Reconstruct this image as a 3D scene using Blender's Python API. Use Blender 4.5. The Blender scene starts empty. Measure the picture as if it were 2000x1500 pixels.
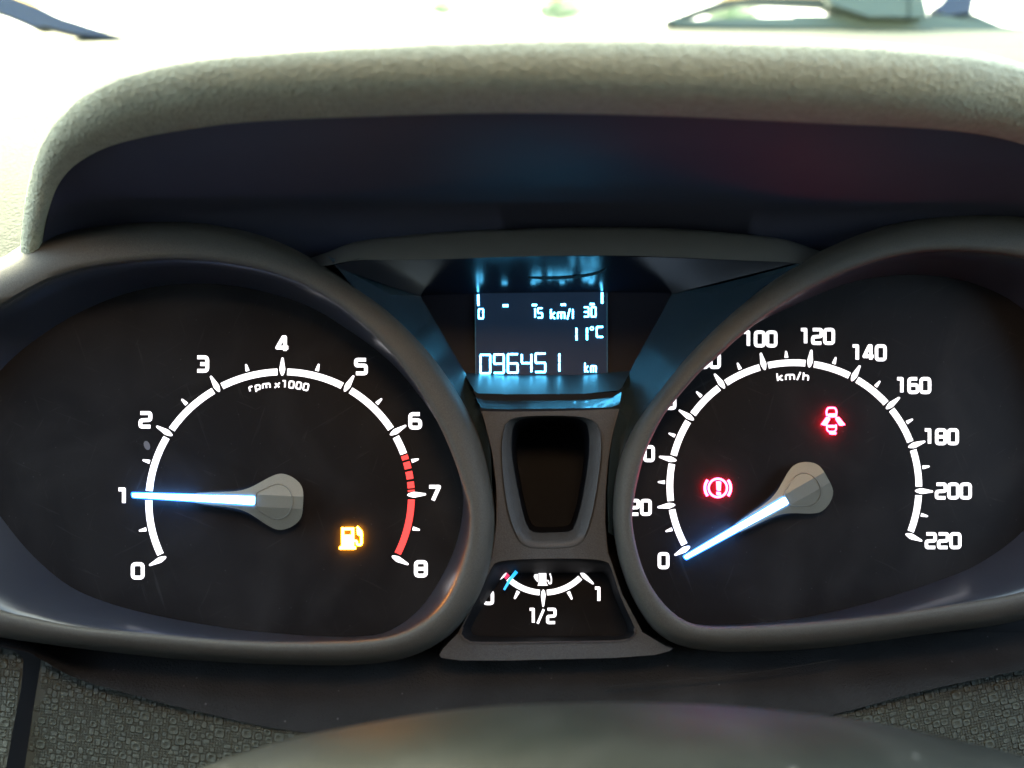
import bpy, math, random
import numpy as np
from mathutils import Vector, Matrix
from mathutils.geometry import tessellate_polygon
random.seed(7)
R = math.radians
sc = bpy.context.scene

# ------------------------------------------------------------------ frame of the instrument panel
# cluster frame in millimetres: x right, y away from the driver, z up along the dial plane; dial centres at z = 0
F = 1818.0
def rot(y, p, r):
    cy, sy, cp, sp, cr, sr = math.cos(y), math.sin(y), math.cos(p), math.sin(p), math.cos(r), math.sin(r)
    Ry = np.array([[cy,0,sy],[0,1,0],[-sy,0,cy]]); Rx = np.array([[1,0,0],[0,cp,-sp],[0,sp,cp]]); Rz = np.array([[cr,-sr,0],[sr,cr,0],[0,0,1]])
    return Rz @ Rx @ Ry
RM = rot(-.0461, .1194, .0328); TV = np.array([9.7578, -35.3714, 307.49])
cpos = -RM.T @ TV
CAM = Vector((cpos[0], cpos[2], cpos[1]))
RIGHT = Vector((RM[0][0], RM[0][2], RM[0][1])); UP = Vector((RM[1][0], RM[1][2], RM[1][1])); FWD = Vector((RM[2][0], RM[2][2], RM[2][1]))
TILT = Matrix.Rotation(R(-22.5) - math.asin(FWD.z), 4, 'X')      # the panel leans away from the driver
def U(px, py, Y=0.0):
    """measured point of the panel: where the sight line of the survey view meets depth Y (mm)"""
    d = RIGHT*((px-1000)/F) + UP*((750-py)/F) + FWD
    return CAM + d*((Y-CAM.y)/d.y)
def V(px, py, D):
    """point at distance D (mm) along the view axis"""
    return CAM + (RIGHT*((px-1000)/F) + UP*((750-py)/F) + FWD)*D

# ------------------------------------------------------------------ camera
cam = bpy.data.cameras.new('camera'); co = bpy.data.objects.new('camera', cam); sc.collection.objects.link(co)
sc.camera = co
m3 = Matrix((RIGHT, UP, -FWD)).transposed().to_4x4()
co.matrix_world = TILT @ Matrix.Translation(CAM*0.001) @ m3
cam.sensor_width = 36; cam.lens = 36*F/2000; cam.clip_start = .01; cam.clip_end = 2000
cam.dof.use_dof = True; cam.dof.focus_distance = .304; cam.dof.aperture_fstop = 7.2
# ------------------------------------------------------------------ world, sun
w = bpy.data.worlds.new('World'); sc.world = w; w.use_nodes = True
nt = w.node_tree; bg = nt.nodes['Background']
sky = nt.nodes.new('ShaderNodeTexSky'); sky.sky_type = 'NISHITA'; sky.sun_disc = False
SUN_EL, SUN_AZ = R(38), R(-25)
sky.sun_elevation = SUN_EL; sky.sun_rotation = SUN_AZ; sky.air_density = 1.4; sky.dust_density = 5; sky.ozone_density = .6
nt.links.new(sky.outputs[0], bg.inputs[0]); bg.inputs[1].default_value = .15
sl = bpy.data.lights.new('sun', 'SUN'); sl.energy = 1.0; sl.angle = R(18); sl.color = (1, .95, .86)
so = bpy.data.objects.new('sun', sl); sc.collection.objects.link(so)
sd = Vector((math.sin(SUN_AZ)*math.cos(SUN_EL), math.cos(SUN_AZ)*math.cos(SUN_EL), math.sin(SUN_EL)))
so.rotation_euler = (-sd).to_track_quat('-Z', 'Y').to_euler()
sc.view_settings.view_transform = 'Standard'; sc.view_settings.look = 'None'; sc.view_settings.gamma = 1
sc.view_settings.exposure = 4.2
try: sc.cycles.max_bounces = 8; sc.cycles.transparent_max_bounces = 16; sc.cycles.sample_clamp_indirect = 6
except Exception: pass

# ------------------------------------------------------------------ materials
MATS = {}
def pm(name, col, rough=.5, spec=.5, metal=0, bump=None, emit=None, es=1, var=0, vscale=300, vor=None, coat=0, spots=None):
    m = bpy.data.materials.new(name); m.use_nodes = True; n = m.node_tree; b = n.nodes['Principled BSDF']
    b.inputs['Base Color'].default_value = (*col, 1); b.inputs['Roughness'].default_value = rough
    b.inputs['Specular IOR Level'].default_value = spec; b.inputs['Metallic'].default_value = metal
    b.inputs['Coat Weight'].default_value = coat
    tc = n.nodes.new('ShaderNodeTexCoord')
    if emit:
        b.inputs['Emission Color'].default_value = (*emit, 1); b.inputs['Emission Strength'].default_value = es
    if var:
        nz = n.nodes.new('ShaderNodeTexNoise'); nz.inputs['Scale'].default_value = vscale; nz.inputs['Detail'].default_value = 6
        n.links.new(tc.outputs['Object'], nz.inputs['Vector'])
        mr = n.nodes.new('ShaderNodeMapRange'); mr.inputs[1].default_value = .3; mr.inputs[2].default_value = .7
        mr.inputs[3].default_value = 1-var; mr.inputs[4].default_value = 1+var
        n.links.new(nz.outputs[0], mr.inputs[0])
        mx = n.nodes.new('ShaderNodeVectorMath'); mx.operation = 'SCALE'; mx.inputs[0].default_value = col
        n.links.new(mr.outputs[0], mx.inputs['Scale']); n.links.new(mx.outputs[0], b.inputs['Base Color'])
    last = None
    for kind, scale, strength, dist in (bump or []):
        if kind == 'noise':
            t = n.nodes.new('ShaderNodeTexNoise'); t.inputs['Detail'].default_value = 3; out = t.outputs[0]
        else:
            t = n.nodes.new('ShaderNodeTexVoronoi'); out = t.outputs['Distance']
            if kind == 'crackle': t.feature = 'DISTANCE_TO_EDGE'
        t.inputs['Scale'].default_value = scale; n.links.new(tc.outputs['Object'], t.inputs['Vector'])
        bp = n.nodes.new('ShaderNodeBump'); bp.inputs['Strength'].default_value = strength; bp.inputs['Distance'].default_value = dist
        n.links.new(out, bp.inputs['Height'])
        if last: n.links.new(last.outputs[0], bp.inputs['Normal'])
        last = bp
    if last: n.links.new(last.outputs[0], b.inputs['Normal'])
    MATS[name] = m
    return m
M_bezel = pm('satin_charcoal_plastic', (.039, .037, .031), .66, .25, bump=[('noise', 2600, .35, .0002)], var=.35, vscale=3500)
M_trim = pm('satin_console_plastic', (.029, .0295, .029), .6, .35, bump=[('noise', 2600, .35, .0002)], var=.35, vscale=3500)
M_well = pm('gloss_dark_plastic', (.014, .0155, .021), .30, .5, bump=[('noise', 60, .05, .002)])
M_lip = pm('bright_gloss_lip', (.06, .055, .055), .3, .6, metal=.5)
M_ceiling = pm('gloss_navy_plastic', (.006, .007, .012), .2, .38)
M_cheek = pm('satin_navy_plastic', (.012, .024, .034), .27, 1.0, coat=.5)
M_sill = pm('satin_sill_plastic', (.012, .024, .032), .42, .9)
M_gap = pm('matte_black', (.004, .004, .004), .8, .2)
M_hood = pm('brightened_grained_vinyl', (.25, .275, .21), .7, .2, bump=[('noise', 1000, .85, .0010), ('vor', 1200, .6, .0006)], var=.14, vscale=420)  # charcoal vinyl given a pale colour to stand for strong light on it
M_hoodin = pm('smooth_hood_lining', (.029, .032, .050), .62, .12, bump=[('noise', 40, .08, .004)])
M_dash = pm('pale_lit_dash_vinyl', (.038, .043, .032), .75, .1, bump=[('vor', 800, .35, .0006)], var=.15, vscale=300)
M_lower = pm('dark_knitted_dash_vinyl', (.011, .0102, .009), .8, .15, bump=[('noise', 1400, .6, .0006)], var=.4, vscale=900)
M_pebbase = pm('pebble_grain_base', (.026, .028, .020), .7, .2)
M_pebble = pm('olive_pebble_vinyl', (.031, .034, .0245), .7, .2, bump=[('noise', 2500, .3, .0002)], var=.2, vscale=700)
M_column = pm('grey_green_column_plastic', (.009, .012, .009), .62, .12, bump=[('noise', 900, .25, .0004)], var=.12, vscale=120)
M_hub = pm('silver_olive_needle_cap', (.098, .102, .088), .42, .5, metal=.25, bump=[('noise', 5000, .25, .0001)], var=.12, vscale=5000)
M_lcd = pm('lcd_glass', (.006, .008, .014), .35, .2, emit=(.10, .26, .55), es=.003)
M_plate = pm('black_display_plate', (.006, .006, .009), .4, .15)
M_white = pm('backlit_white_print', (.5, .5, .5), .6, .2, emit=(1, .97, 1), es=.10)
M_red = pm('backlit_red_print', (.5, .05, .04), .6, .2, emit=(1, .05, .05), es=.08)
M_beam = pm('lit_needle_beam', (.5, .5, .5), .4, .3, emit=(.16, .45, 1), es=2.2)
M_edge = pm('blue_pointer_glow', (.02, .06, .2), .3, .5, emit=(.02, .17, 1), es=.28)
M_lcdw = pm('lcd_lit_segment', (.4, .4, .4), .5, .2, emit=(.085, .56, 1), es=1.4)
M_tred = pm('telltale_red_light', (.5, .1, .1), .5, .2, emit=(1, .014, .04), es=4.2)
M_tamb = pm('telltale_amber_light', (.5, .3, .1), .5, .2, emit=(1, .33, .010), es=6)
M_blue = pm('fuel_needle_blue_light', (.1, .3, .5), .5, .2, emit=(.01, .40, 1), es=.09)
M_fred = pm('fuel_reserve_red_print', (.4, .05, .08), .5, .2, emit=(.7, .03, .10), es=.07)
M_wiper = pm('hazed_black_wiper', (.08, .095, .078), .6, .3)  # black wiper lightened in its colour for the bright haze over it
M_wiperb = pm('wiper_rubber_and_shadow', (.04, .05, .042), .7, .2)
M_pillar = pm('blue_grey_pillar', (.018, .024, .05), .5, .4)
M_cowl = pm('grey_cowl_plastic', (.06, .065, .055), .6, .3)
M_bonnet = pm('pale_silver_paint', (.6, .6, .6), .4, .5)
M_ground = pm('pale_concrete', (.45, .44, .42), .9, .2, var=.1, vscale=.5)
M_headl = pm('grey_headliner_cloth', (.10, .095, .085), .9, .1)
M_cabin = pm('dark_cabin_trim', (.03, .028, .026), .8, .2)
M_leaf = pm('leaf_green', (.09, .14, .07), .7, .2); M_bark = pm('bark_grey', (.2, .18, .15), .9, .1)
M_lamp = pm('warm_lamp_lens', (.8, .7, .5), .4, .3, emit=(1, .62, .34), es=1.7)
def face_material(name, c1, rough=.42, spec=.08, scr=.007, dust=.02, dsc=260, bump=None):
    """black printed dial foil, with hairline scratches and dust on it"""
    m = pm(name, c1, rough, spec, bump=bump); n = m.node_tree; b = n.nodes['Principled BSDF']
    tc = n.nodes.new('ShaderNodeTexCoord'); acc = None
    for a, s in ((.5, 90), (1.2, 120), (1.9, 70), (2.7, 110)):
        mp = n.nodes.new('ShaderNodeMapping'); mp.inputs['Scale'].default_value = (s*.45, 60, 620)
        vr = n.nodes.new('ShaderNodeVectorRotate'); vr.rotation_type = 'Y_AXIS'; vr.inputs['Angle'].default_value = a; n.links.new(tc.outputs['Object'], vr.inputs['Vector']); n.links.new(vr.outputs[0], mp.inputs[0])
        nz = n.nodes.new('ShaderNodeTexNoise'); nz.inputs['Scale'].default_value = 1.3; nz.inputs['Detail'].default_value = 4; nz.inputs['Distortion'].default_value = .6
        n.links.new(mp.outputs[0], nz.inputs['Vector'])
        r = n.nodes.new('ShaderNodeMapRange'); r.inputs[1].default_value = .66; r.inputs[2].default_value = .74; r.inputs[3].default_value = 0; r.inputs[4].default_value = scr
        n.links.new(nz.outputs[0], r.inputs[0])
        if acc is None: acc = r
        else:
            ad = n.nodes.new('ShaderNodeMath'); ad.operation = 'ADD'; n.links.new(acc.outputs[0], ad.inputs[0]); n.links.new(r.outputs[0], ad.inputs[1]); acc = ad
    vo = n.nodes.new('ShaderNodeTexVoronoi'); vo.inputs['Scale'].default_value = dsc; n.links.new(tc.outputs['Object'], vo.inputs['Vector'])
    r = n.nodes.new('ShaderNodeMapRange'); r.inputs[1].default_value = .07; r.inputs[2].default_value = .03; r.inputs[3].default_value = 0; r.inputs[4].default_value = dust
    n.links.new(vo.outputs['Distance'], r.inputs[0])
    ad = n.nodes.new('ShaderNodeMath'); ad.operation = 'ADD'; n.links.new(acc.outputs[0], ad.inputs[0]); n.links.new(r.outputs[0], ad.inputs[1])
    sm = n.nodes.new('ShaderNodeTexNoise'); sm.inputs['Scale'].default_value = 28; sm.inputs['Detail'].default_value = 5; sm.inputs['Distortion'].default_value = 1.2; n.links.new(tc.outputs['Object'], sm.inputs['Vector'])
    r2 = n.nodes.new('ShaderNodeMapRange'); r2.inputs[1].default_value = .42; r2.inputs[2].default_value = .75; r2.inputs[3].default_value = 0; r2.inputs[4].default_value = .006; n.links.new(sm.outputs[0], r2.inputs[0])
    ad2 = n.nodes.new('ShaderNodeMath'); ad2.operation = 'ADD'; n.links.new(ad.outputs[0], ad2.inputs[0]); n.links.new(r2.outputs[0], ad2.inputs[1]); ad = ad2
    va = n.nodes.new('ShaderNodeVectorMath'); va.operation = 'ADD'; va.inputs[0].default_value = c1
    n.links.new(ad.outputs[0], va.inputs[1]); n.links.new(va.outputs[0], b.inputs['Base Color'])
    return m
M_face = face_material('black_dial_foil', (.006, .0056, .0060))
M_column = face_material('dusty_column_plastic', (.005, .0062, .005), .6, .09, .004, .10, 110, [('noise', 900, .3, .0004)])
M_lower = face_material('dusty_dash_vinyl', (.0085, .0086, .0082), .8, .15, .003, .06, 170, [('noise', 1400, .6, .0006)])
# windscreen glass: clear, green tinted
M_glass = bpy.data.materials.new('green_tinted_windscreen_glass'); M_glass.use_nodes = True
n = M_glass.node_tree; n.nodes.clear(); o = n.nodes.new('ShaderNodeOutputMaterial'); tr = n.nodes.new('ShaderNodeBsdfTransparent'); tr.inputs[0].default_value = (.86, .95, .80, 1)
gl = n.nodes.new('ShaderNodeBsdfGlossy'); gl.inputs['Roughness'].default_value = .02; mx = n.nodes.new('ShaderNodeMixShader'); mx.inputs[0].default_value = .04
n.links.new(tr.outputs[0], mx.inputs[1]); n.links.new(gl.outputs[0], mx.inputs[2]); n.links.new(mx.outputs[0], o.inputs[0])

# ------------------------------------------------------------------ mesh helpers (vertices are kept in millimetres in the cluster frame)
class MB:
    def __init__(s): s.v = []; s.f = []
    def add(s, pts, faces):
        b = len(s.v); s.v += [Vector(p) for p in pts]; s.f += [tuple(i+b for i in f) for f in faces]
    def loft(s, loops, closed=True):
        n = len(loops[0]); pts = [p for l in loops for p in l]; fs = []
        for k in range(len(loops)-1):
            for i in range(n if closed else n-1):
                j = (i+1) % n; fs.append((k*n+i, k*n+j, (k+1)*n+j, (k+1)*n+i))
        s.add(pts, fs)
    def poly(s, pts, holes=()):
        ls = [list(pts)] + [list(h) for h in holes]
        flat = [p for l in ls for p in l]
        if not holes and len(pts) <= 4: s.add(flat, [tuple(range(len(pts)))]); return
        # triangulate in the xz plane of the panel
        ls2 = [[Vector((p[0], p[2], 0)) for p in l] for l in ls]
        s.add(flat, [tuple(t) for t in tessellate_polygon(ls2)])
    def prism(s, pts, off):
        """flat outline with thickness off (vector)"""
        off = Vector(off); q = [Vector(p)+off for p in pts]; n = len(pts)
        s.poly(pts); s.poly(q); b = len(s.v)
        s.add(list(pts)+q, [(i, (i+1) % n, n+(i+1) % n, n+i) for i in range(n)])
def obj(name, mb, mat, parent=None, base=None, sharp=35, **props):
    me = bpy.data.meshes.new(name)
    b = Vector(parent['_base']) if parent is not None and '_base' in parent else Vector(base or (0, 0, 0))
    me.from_pydata([tuple((v-b)*.001) for v in mb.v], [], mb.f); me.materials.append(mat)
    import bmesh
    bm = bmesh.new(); bm.from_mesh(me); bmesh.ops.remove_doubles(bm, verts=bm.verts, dist=1e-6); bmesh.ops.recalc_face_normals(bm, faces=bm.faces)
    bm.to_mesh(me); bm.free()
    me.polygons.foreach_set('use_smooth', [True]*len(me.polygons)); me.set_sharp_from_angle(angle=R(sharp)); me.update()
    o = bpy.data.objects.new(name, me); sc.collection.objects.link(o)
    if parent is not None: o.parent = parent; o['_base'] = tuple(b)
    else: o.matrix_world = TILT @ Matrix.Translation(b*.001); o['_base'] = tuple(b)
    for k, v in props.items(): o[k] = v
    return o
def thing(name, label, cat, base, group=None):
    o = bpy.data.objects.new(name, None); sc.collection.objects.link(o); o.empty_display_size = .01
    o.matrix_world = TILT @ Matrix.Translation(Vector(base)*.001); o['_base'] = tuple(base)
    o['label'] = label; o['category'] = cat
    if group: o['group'] = group
    return o
def crom(P, closed=True, n=12):
    P = [np.array(p, float) for p in P]; out = []; N = len(P)
    for i in range(N if closed else N-1):
        a = P[(i-1) % N] if closed else P[max(i-1, 0)]; b = P[i]; c = P[(i+1) % N]; d = P[(i+2) % N] if closed else P[min(i+2, N-1)]
        for k in range(n):
            t = k/n; out.append(.5*((2*b)+(-a+c)*t+(2*a-5*b+4*c-d)*t*t+(-a+3*b-3*c+d)*t**3))
    if not closed: out.append(P[-1])
    return out
def polar(P, c, n=160):
    """resample a closed px outline by direction about c"""
    d = np.array(crom(P)) - np.array(c); th = np.arctan2(d[:, 1], d[:, 0]); r = np.hypot(d[:, 0], d[:, 1])
    o = np.argsort(th); th, r = th[o], r[o]
    th = np.concatenate([th-2*np.pi, th, th+2*np.pi]); r = np.concatenate([r]*3)
    a = np.linspace(-np.pi, np.pi, n, endpoint=False); rr = np.interp(a, th, r)
    return np.stack([c[0]+rr*np.cos(a), c[1]+rr*np.sin(a)], 1)
def UL(l, Y): return [U(p[0], p[1], Y) for p in l]
def rounded(pts, r, closed=False, k=4):
    """round the corners of a polyline"""
    pts = [np.array(p, float) for p in pts]; N = len(pts); out = []
    for i in range(N):
        if not closed and i in (0, N-1): out.append(pts[i]); continue
        a, b, c = pts[i-1], pts[i], pts[(i+1) % N]
        la, lc = np.linalg.norm(a-b), np.linalg.norm(c-b); q = min(r, la*.48, lc*.48)
        p0 = b+(a-b)/la*q; p1 = b+(c-b)/lc*q
        for j in range(k+1):
            t = j/k; out.append((1-t)**2*p0+2*t*(1-t)*b+t*t*p1)
    return out
def stroke(mb, pts, wd, closed=False, Y=0, h=.15, w2=None, cap=0):
    """thick line in px space, laid at depth Y with its faces h mm proud"""
    P = [np.array(p, float) for p in pts]; N = len(P)
    if cap and not closed:
        d = P[0]-P[1]; P[0] = P[0]+d/np.linalg.norm(d)*cap; d = P[-1]-P[-2]; P[-1] = P[-1]+d/np.linalg.norm(d)*cap
    L = []; Q = []
    for i in range(N):
        a = P[i-1] if (closed or i > 0) else None; c = P[(i+1) % N] if (closed or i < N-1) else None
        d0 = (P[i]-a)/max(1e-9, np.linalg.norm(P[i]-a)) if a is not None else None
        d1 = (c-P[i])/max(1e-9, np.linalg.norm(c-P[i])) if c is not None else None
        if d0 is None: d0 = d1
        if d1 is None: d1 = d0
        t = d0+d1; t /= max(1e-9, np.linalg.norm(t)); nn = np.array([-t[1], t[0]]); m = 1/max(.45, abs(np.dot(nn, np.array([-d0[1], d0[0]]))))
        ww = (wd if w2 is None else wd+(w2-wd)*i/(N-1))/2
        L.append(P[i]+nn*ww*m); Q.append(P[i]-nn*ww*m)
    rows = [[U(*L[i], Y), U(*L[i], Y-h), U(*Q[i], Y-h), U(*Q[i], Y)] for i in range(N)]
    pts3 = [p for r_ in rows for p in r_]; fs = []
    for i in range(N if closed else N-1):
        j = (i+1) % N
        for k in range(3): fs.append((i*4+k, i*4+k+1, j*4+k+1, j*4+k))
    if not closed: fs += [(0, 1, 2, 3), ((N-1)*4+3, (N-1)*4+2, (N-1)*4+1, (N-1)*4)]
    mb.add(pts3, fs)

# ---- lettering, y up in units of the cap height, x in units of the glyph width
GL = {
 '0': [([(0,0),(0,1),(1,1),(1,0)], 1)], '1': [([(.12,1),(.66,1),(.66,0)], 0)],
 '2': [([(0,1),(1,1),(1,.50),(.0,.46),(0,0),(1,0)], 0)], '3': [([(0,1),(1,1),(1,0),(0,0)], 0), ([(.3,.5),(1,.5)], 0)],
 '4': [([(.74,0),(.74,1.0),(.56,1.0),(-.03,.24),(1.06,.24)], 0)], '5': [([(1,1),(0,1),(0,.58),(1,.58),(1,0),(0,0)], 0)],
 '6': [([(.95,1),(0,1),(0,0),(1,0),(1,.55),(0,.55)], 0)], '7': [([(0,1),(1,1),(.38,0)], 0)],
 '8': [([(0,0),(0,1),(1,1),(1,0)], 1), ([(0,.5),(1,.5)], 0)],
 'r': [([(0,0),(0,.66)], 0), ([(0,.66),(.75,.66)], 0)], 'p': [([(0,-.32),(0,.66),(1,.66),(1,0),(0,0)], 0)],
 'm': [([(0,0),(0,.66),(1.6,.66),(1.6,0)], 0), ([(.8,.66),(.8,0)], 0)], 'x': [([(0,.62),(.9,0)], 0), ([(.9,.62),(0,0)], 0)],
 'k': [([(0,0),(0,1)], 0), ([(.95,.66),(.12,.33),(.95,0)], 0)], '/': [([(0,-.05),(.6,1.05)], 0)],
 'h': [([(0,0),(0,1)], 0), ([(0,.64),(.95,.64),(.95,0)], 0)], 'l': [([(.1,0),(.1,1)], 0)],
}
ADV = {'1': .98, 'm': 1.6, '/': .6, 'l': .2, 'x': .9, 'r': .75}
def glyph(mb, ch, x, y, gw, gh, st, ang=0, Y=0, h=.15, rr=.3):
    """glyph with its lower left centreline corner at px (x, y)"""
    ca, sa = math.cos(ang), math.sin(ang)
    for k, (pl, cl) in enumerate(GL[ch]):
        q = [(p[0]*gw, -p[1]*gh) for p in pl]
        r_ = gw*(.2 if ch in '52' else rr) if ch not in '147kx/l' else gw*.05
        if ch in '14': r_ = .02
        if len(q) > 2: q = rounded(q, r_, bool(cl))
        q = [(x+a*ca-b*sa, y+a*sa+b*ca) for a, b in q]
        stroke(mb, q, st, bool(cl), Y, h+.02*k, cap=(st*.48 if not cl and k == 1 and ch in 'x' else 0))
def number(txt, cx, cy, gw=19, gh=26, st=8, gap=6.5, Y=0):
    """number centred at px cx, cy"""
    mb = MB(); tot = sum(ADV.get(c, 1)*gw for c in txt)+(len(txt)-1)*(st+gap-6)
    x = cx-tot/2
    for c in txt:
        w_ = ADV.get(c, 1)*gw
        glyph(mb, c, x-(gw*.12 if c == '1' else 0), cy+gh/2, gw, gh, st, 0, Y); x += w_+st+gap-6
    return mb

# ------------------------------------------------------------------ dial geometry: affine fit of the scale to measured marks (px)
Tm = {0:((326,1087),(291,1107)),2:((338,849),(304,831)),3:((430,765),(411,734)),4:((552,734),(551,698)),5:((674,765),(692,736)),6:((761,851),(792,831)),7:((795,966),(831,964)),8:((766,1087),(798,1100))}
Sm = {0:((1348,1068),(1318,1085)),20:((1319,987),(1284,991)),40:((1322,899),(1286,891)),60:((1357,820),(1325,799)),80:((1415,758),(1394,730)),100:((1495,723),(1484,689)),120:((1582,718),(1586,684)),140:((1662,745),(1680,715)),160:((1729,799),(1757,777)),180:((1773,873),(1807,862)),200:((1786,958),(1823,958)),220:((1767,1043),(1801,1056))}
def fitdial(mk, vmax, sweep):
    best = None
    for sw in np.linspace(sweep-12, sweep+12, 49):
        A = []; B = []
        for k, (a, b) in mk.items():
            th = R(90+sw/2-sw*k/vmax)
            for rr, o in ((1, a), (1.145, b)):
                A.append([1, rr*math.cos(th), rr*math.sin(th)]); B.append(o)
        A = np.array(A); B = np.array(B, float); X, *_ = np.linalg.lstsq(A, B, rcond=None); e = ((A@X-B)**2).mean()**.5
        if best is None or e < best[0]: best = (e, sw, X)
    print('dial fit rms px', best[0], best[1]); return best[1], best[2]
def dialmap(mk, vmax, sweep):
    sw, X = fitdial(mk, vmax, sweep)
    def P(val, rr):
        th = R(90+sw/2-sw*val/vmax); return X[0]+rr*math.cos(th)*X[1]+rr*math.sin(th)*X[2]
    return P, X
TP, TX = dialmap(Tm, 8, 230); SP, SX = dialmap(Sm, 220, 232)

def arc(P, v0, v1, r0=1.004, r1=1.058, n=16, Y=0, h=.15):
    mb = MB(); a = [P(v0+(v1-v0)*i/n, r0) for i in range(n+1)]; b = [P(v0+(v1-v0)*i/n, r1) for i in range(n+1)]
    rows = [[U(*a[i], Y), U(*a[i], Y-h), U(*b[i], Y-h), U(*b[i], Y)] for i in range(n+1)]; fs = []
    for i in range(n):
        for k in range(3): fs.append((i*4+k, i*4+k+1, i*4+5+k, i*4+4+k))
    fs += [(0, 1, 2, 3), (n*4, n*4+1, n*4+2, n*4+3)]
    mb.add([p for r_ in rows for p in r_], fs); return mb
def tick(P, v, prof, scale, Y=0, h=.2):
    """kite mark; prof = (radius, half width px)"""
    mb = MB(); c0 = P(v, 1.0); c1 = P(v, 1.145); d = (c1-c0)/np.linalg.norm(c1-c0); nn = np.array([-d[1], d[0]])
    l = [P(v, r_)+nn*w_*scale for r_, w_ in prof] + [P(v, r_)-nn*w_*scale for r_, w_ in reversed(prof)]
    mb.prism([U(*p, Y) for p in l], U(1000, 750, Y-h)-U(1000, 750, Y)); return mb
MAJ = [(1.0, 1.2), (1.012, 3.6), (1.045, 6.6), (1.06, 6.6), (1.142, 2.4), (1.147, 1)]
MIN = [(1.073, 4.0), (1.078, 4.4), (1.125, 2.2), (1.131, 1)]

def clip(poly, nx, ny, c):
    out = []
    for i in range(len(poly)):
        a, b = poly[i-1], poly[i]; da = a[0]*nx+a[1]*ny-c; db = b[0]*nx+b[1]*ny-c
        if (da > 0) != (db > 0):
            t = da/(da-db); out.append((a[0]+(b[0]-a[0])*t, a[1]+(b[1]-a[1])*t))
        if db > 0: out.append(b)
    return out
def needle(parent, org, tip, Y0=-3.5):
    """cap and lit pointer; local u points to the tip, v across"""
    org = np.array(org, float); tip = np.array(tip, float); L = np.linalg.norm(tip-org); du = (tip-org)/L; dv = np.array([du[1], -du[0]])*-1
    s = L/289.5
    def W(u, v, Y): p = org+du*u*s+dv*v*s; return U(p[0], p[1], Y)
    half = [(-44,-14),(-42,-28),(-36,-38),(-24,-48),(-8,-54.5),(6,-55),(22,-48),(40,-37),(58,-26),(76,-19),(96,-15.5),(130,-13),(172,-9)]
    ol = half+[(u, -v) for u, v in reversed(half)]
    ol = [(p[0], p[1]) for p in rounded(ol, 10, True, 3)]
    def top(v, side):
        a = abs(v)
        return Y0+.5-2.4*(1-(a-12)/46) if a > 12 else Y0-1.9
    n_ = MB(); n_.loft([[W(u, v, Y0+3) for u, v in ol], [W(u, v, top(v, 0)) for u, v in ol]])
    def hh(v): return Y0-.0-max(0, 1-abs(v)/60)*1.1 if abs(v) > 12 else Y0-.88
    for lo, hi in ((-70, -12), (-12, 12), (12, 70)):
        q = clip(clip(ol, 0, 1, lo), 0, -1, -hi)
        n_.poly([W(u, v, top(v, 0)) for u, v in q])
    root = bpy.data.objects.new('needle', None); sc.collection.objects.link(root); root.parent = parent; root['_base'] = parent['_base']
    obj('needle_cap', n_, M_hub, root, sharp=8)
    r_ = MB(); ring = [(49,-12),(46,-17),(18,-32),(6,-35),(-8,-32),(-20,-19),(-24,0),(-20,19),(-8,32),(6,35),(18,32),(46,17),(49,12)]
    ring = rounded(ring, 8, True, 3)
    lo = [(p[0], p[1]) for p in ring]
    def sc_(k): return [(6+(a-6)*k, b*k) for a, b in lo]
    r_.loft([[W(u, v, top(v, 0)+.05) for u, v in sc_(1.04)], [W(u, v, top(v, 0)-.25) for u, v in sc_(1.02)], [W(u, v, top(v, 0)-.25) for u, v in sc_(.99)], [W(u, v, top(v, 0)+.05) for u, v in sc_(.96)]])
    obj('cap_ring', r_, M_bezel if False else M_hub, root)
    b = MB(); bo = [(51,-8),(289,-3.4),(289.5,3.4),(51,8)]; bo = [(p[0], p[1]) for p in rounded(bo, 3, True, 3)]
    b.loft([[W(u, v, Y0+1) for u, v in bo], [W(u, v, Y0-2.6) for u, v in bo]]); b.poly([W(u, v, Y0-2.6) for u, v in bo]); b.poly([W(u, v, Y0+1) for u, v in bo])
    obj('lit_pointer', b, M_beam, root)
    e_ = MB(); eo = [(50,-10.5),(291,-6),(293,6),(50,10.5)]; eo = [(p[0], p[1]) for p in rounded(eo, 4, True, 3)]
    e_.loft([[W(u, v, Y0+.9) for u, v in eo], [W(u, v, Y0-1.9) for u, v in eo]]); e_.poly([W(u, v, Y0-1.9) for u, v in eo]); obj('pointer_glow', e_, M_edge, root)  # wider blue strip that stands for the glow around the pointer
    return root

# ------------------------------------------------------------------ bezels and wells
Lc = (480, 900); Rc = (1650, 880)
L_out = [(-200,560),(-100,540),(0,505),(50,474),(100,459),(200,441),(330,432),(450,445),(550,475),(650,530),(750,602),(830,680),(890,762),(935,850),(960,945),(968,1030),(955,1120),(920,1195),(870,1248),(800,1283),(720,1297),(600,1299),(400,1291),(200,1272),(0,1245),(-100,1222),(-230,1165),(-330,1000),(-330,800)]
L_in = [(-110,650),(0,600),(100,547),(200,520),(350,508),(500,525),(620,570),(720,645),(800,735),(860,835),(900,935),(917,1005),(908,1080),(875,1165),(825,1215),(745,1246),(600,1254),(450,1250),(300,1237),(150,1223),(50,1203),(0,1190),(-130,1130),(-230,1010),(-240,830)]
L_face = [(0,1000),(60,1075),(130,1138),(200,1172),(300,1200),(450,1227),(600,1241),(700,1243),(760,1232),(820,1188),(868,1115),(894,1050),(904,985),(898,930),(875,860),(825,780),(760,705),(680,645),(600,598),(500,567),(400,555),(300,562),(200,592),(100,645),(0,730),(-60,840),(-50,930)]
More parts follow.
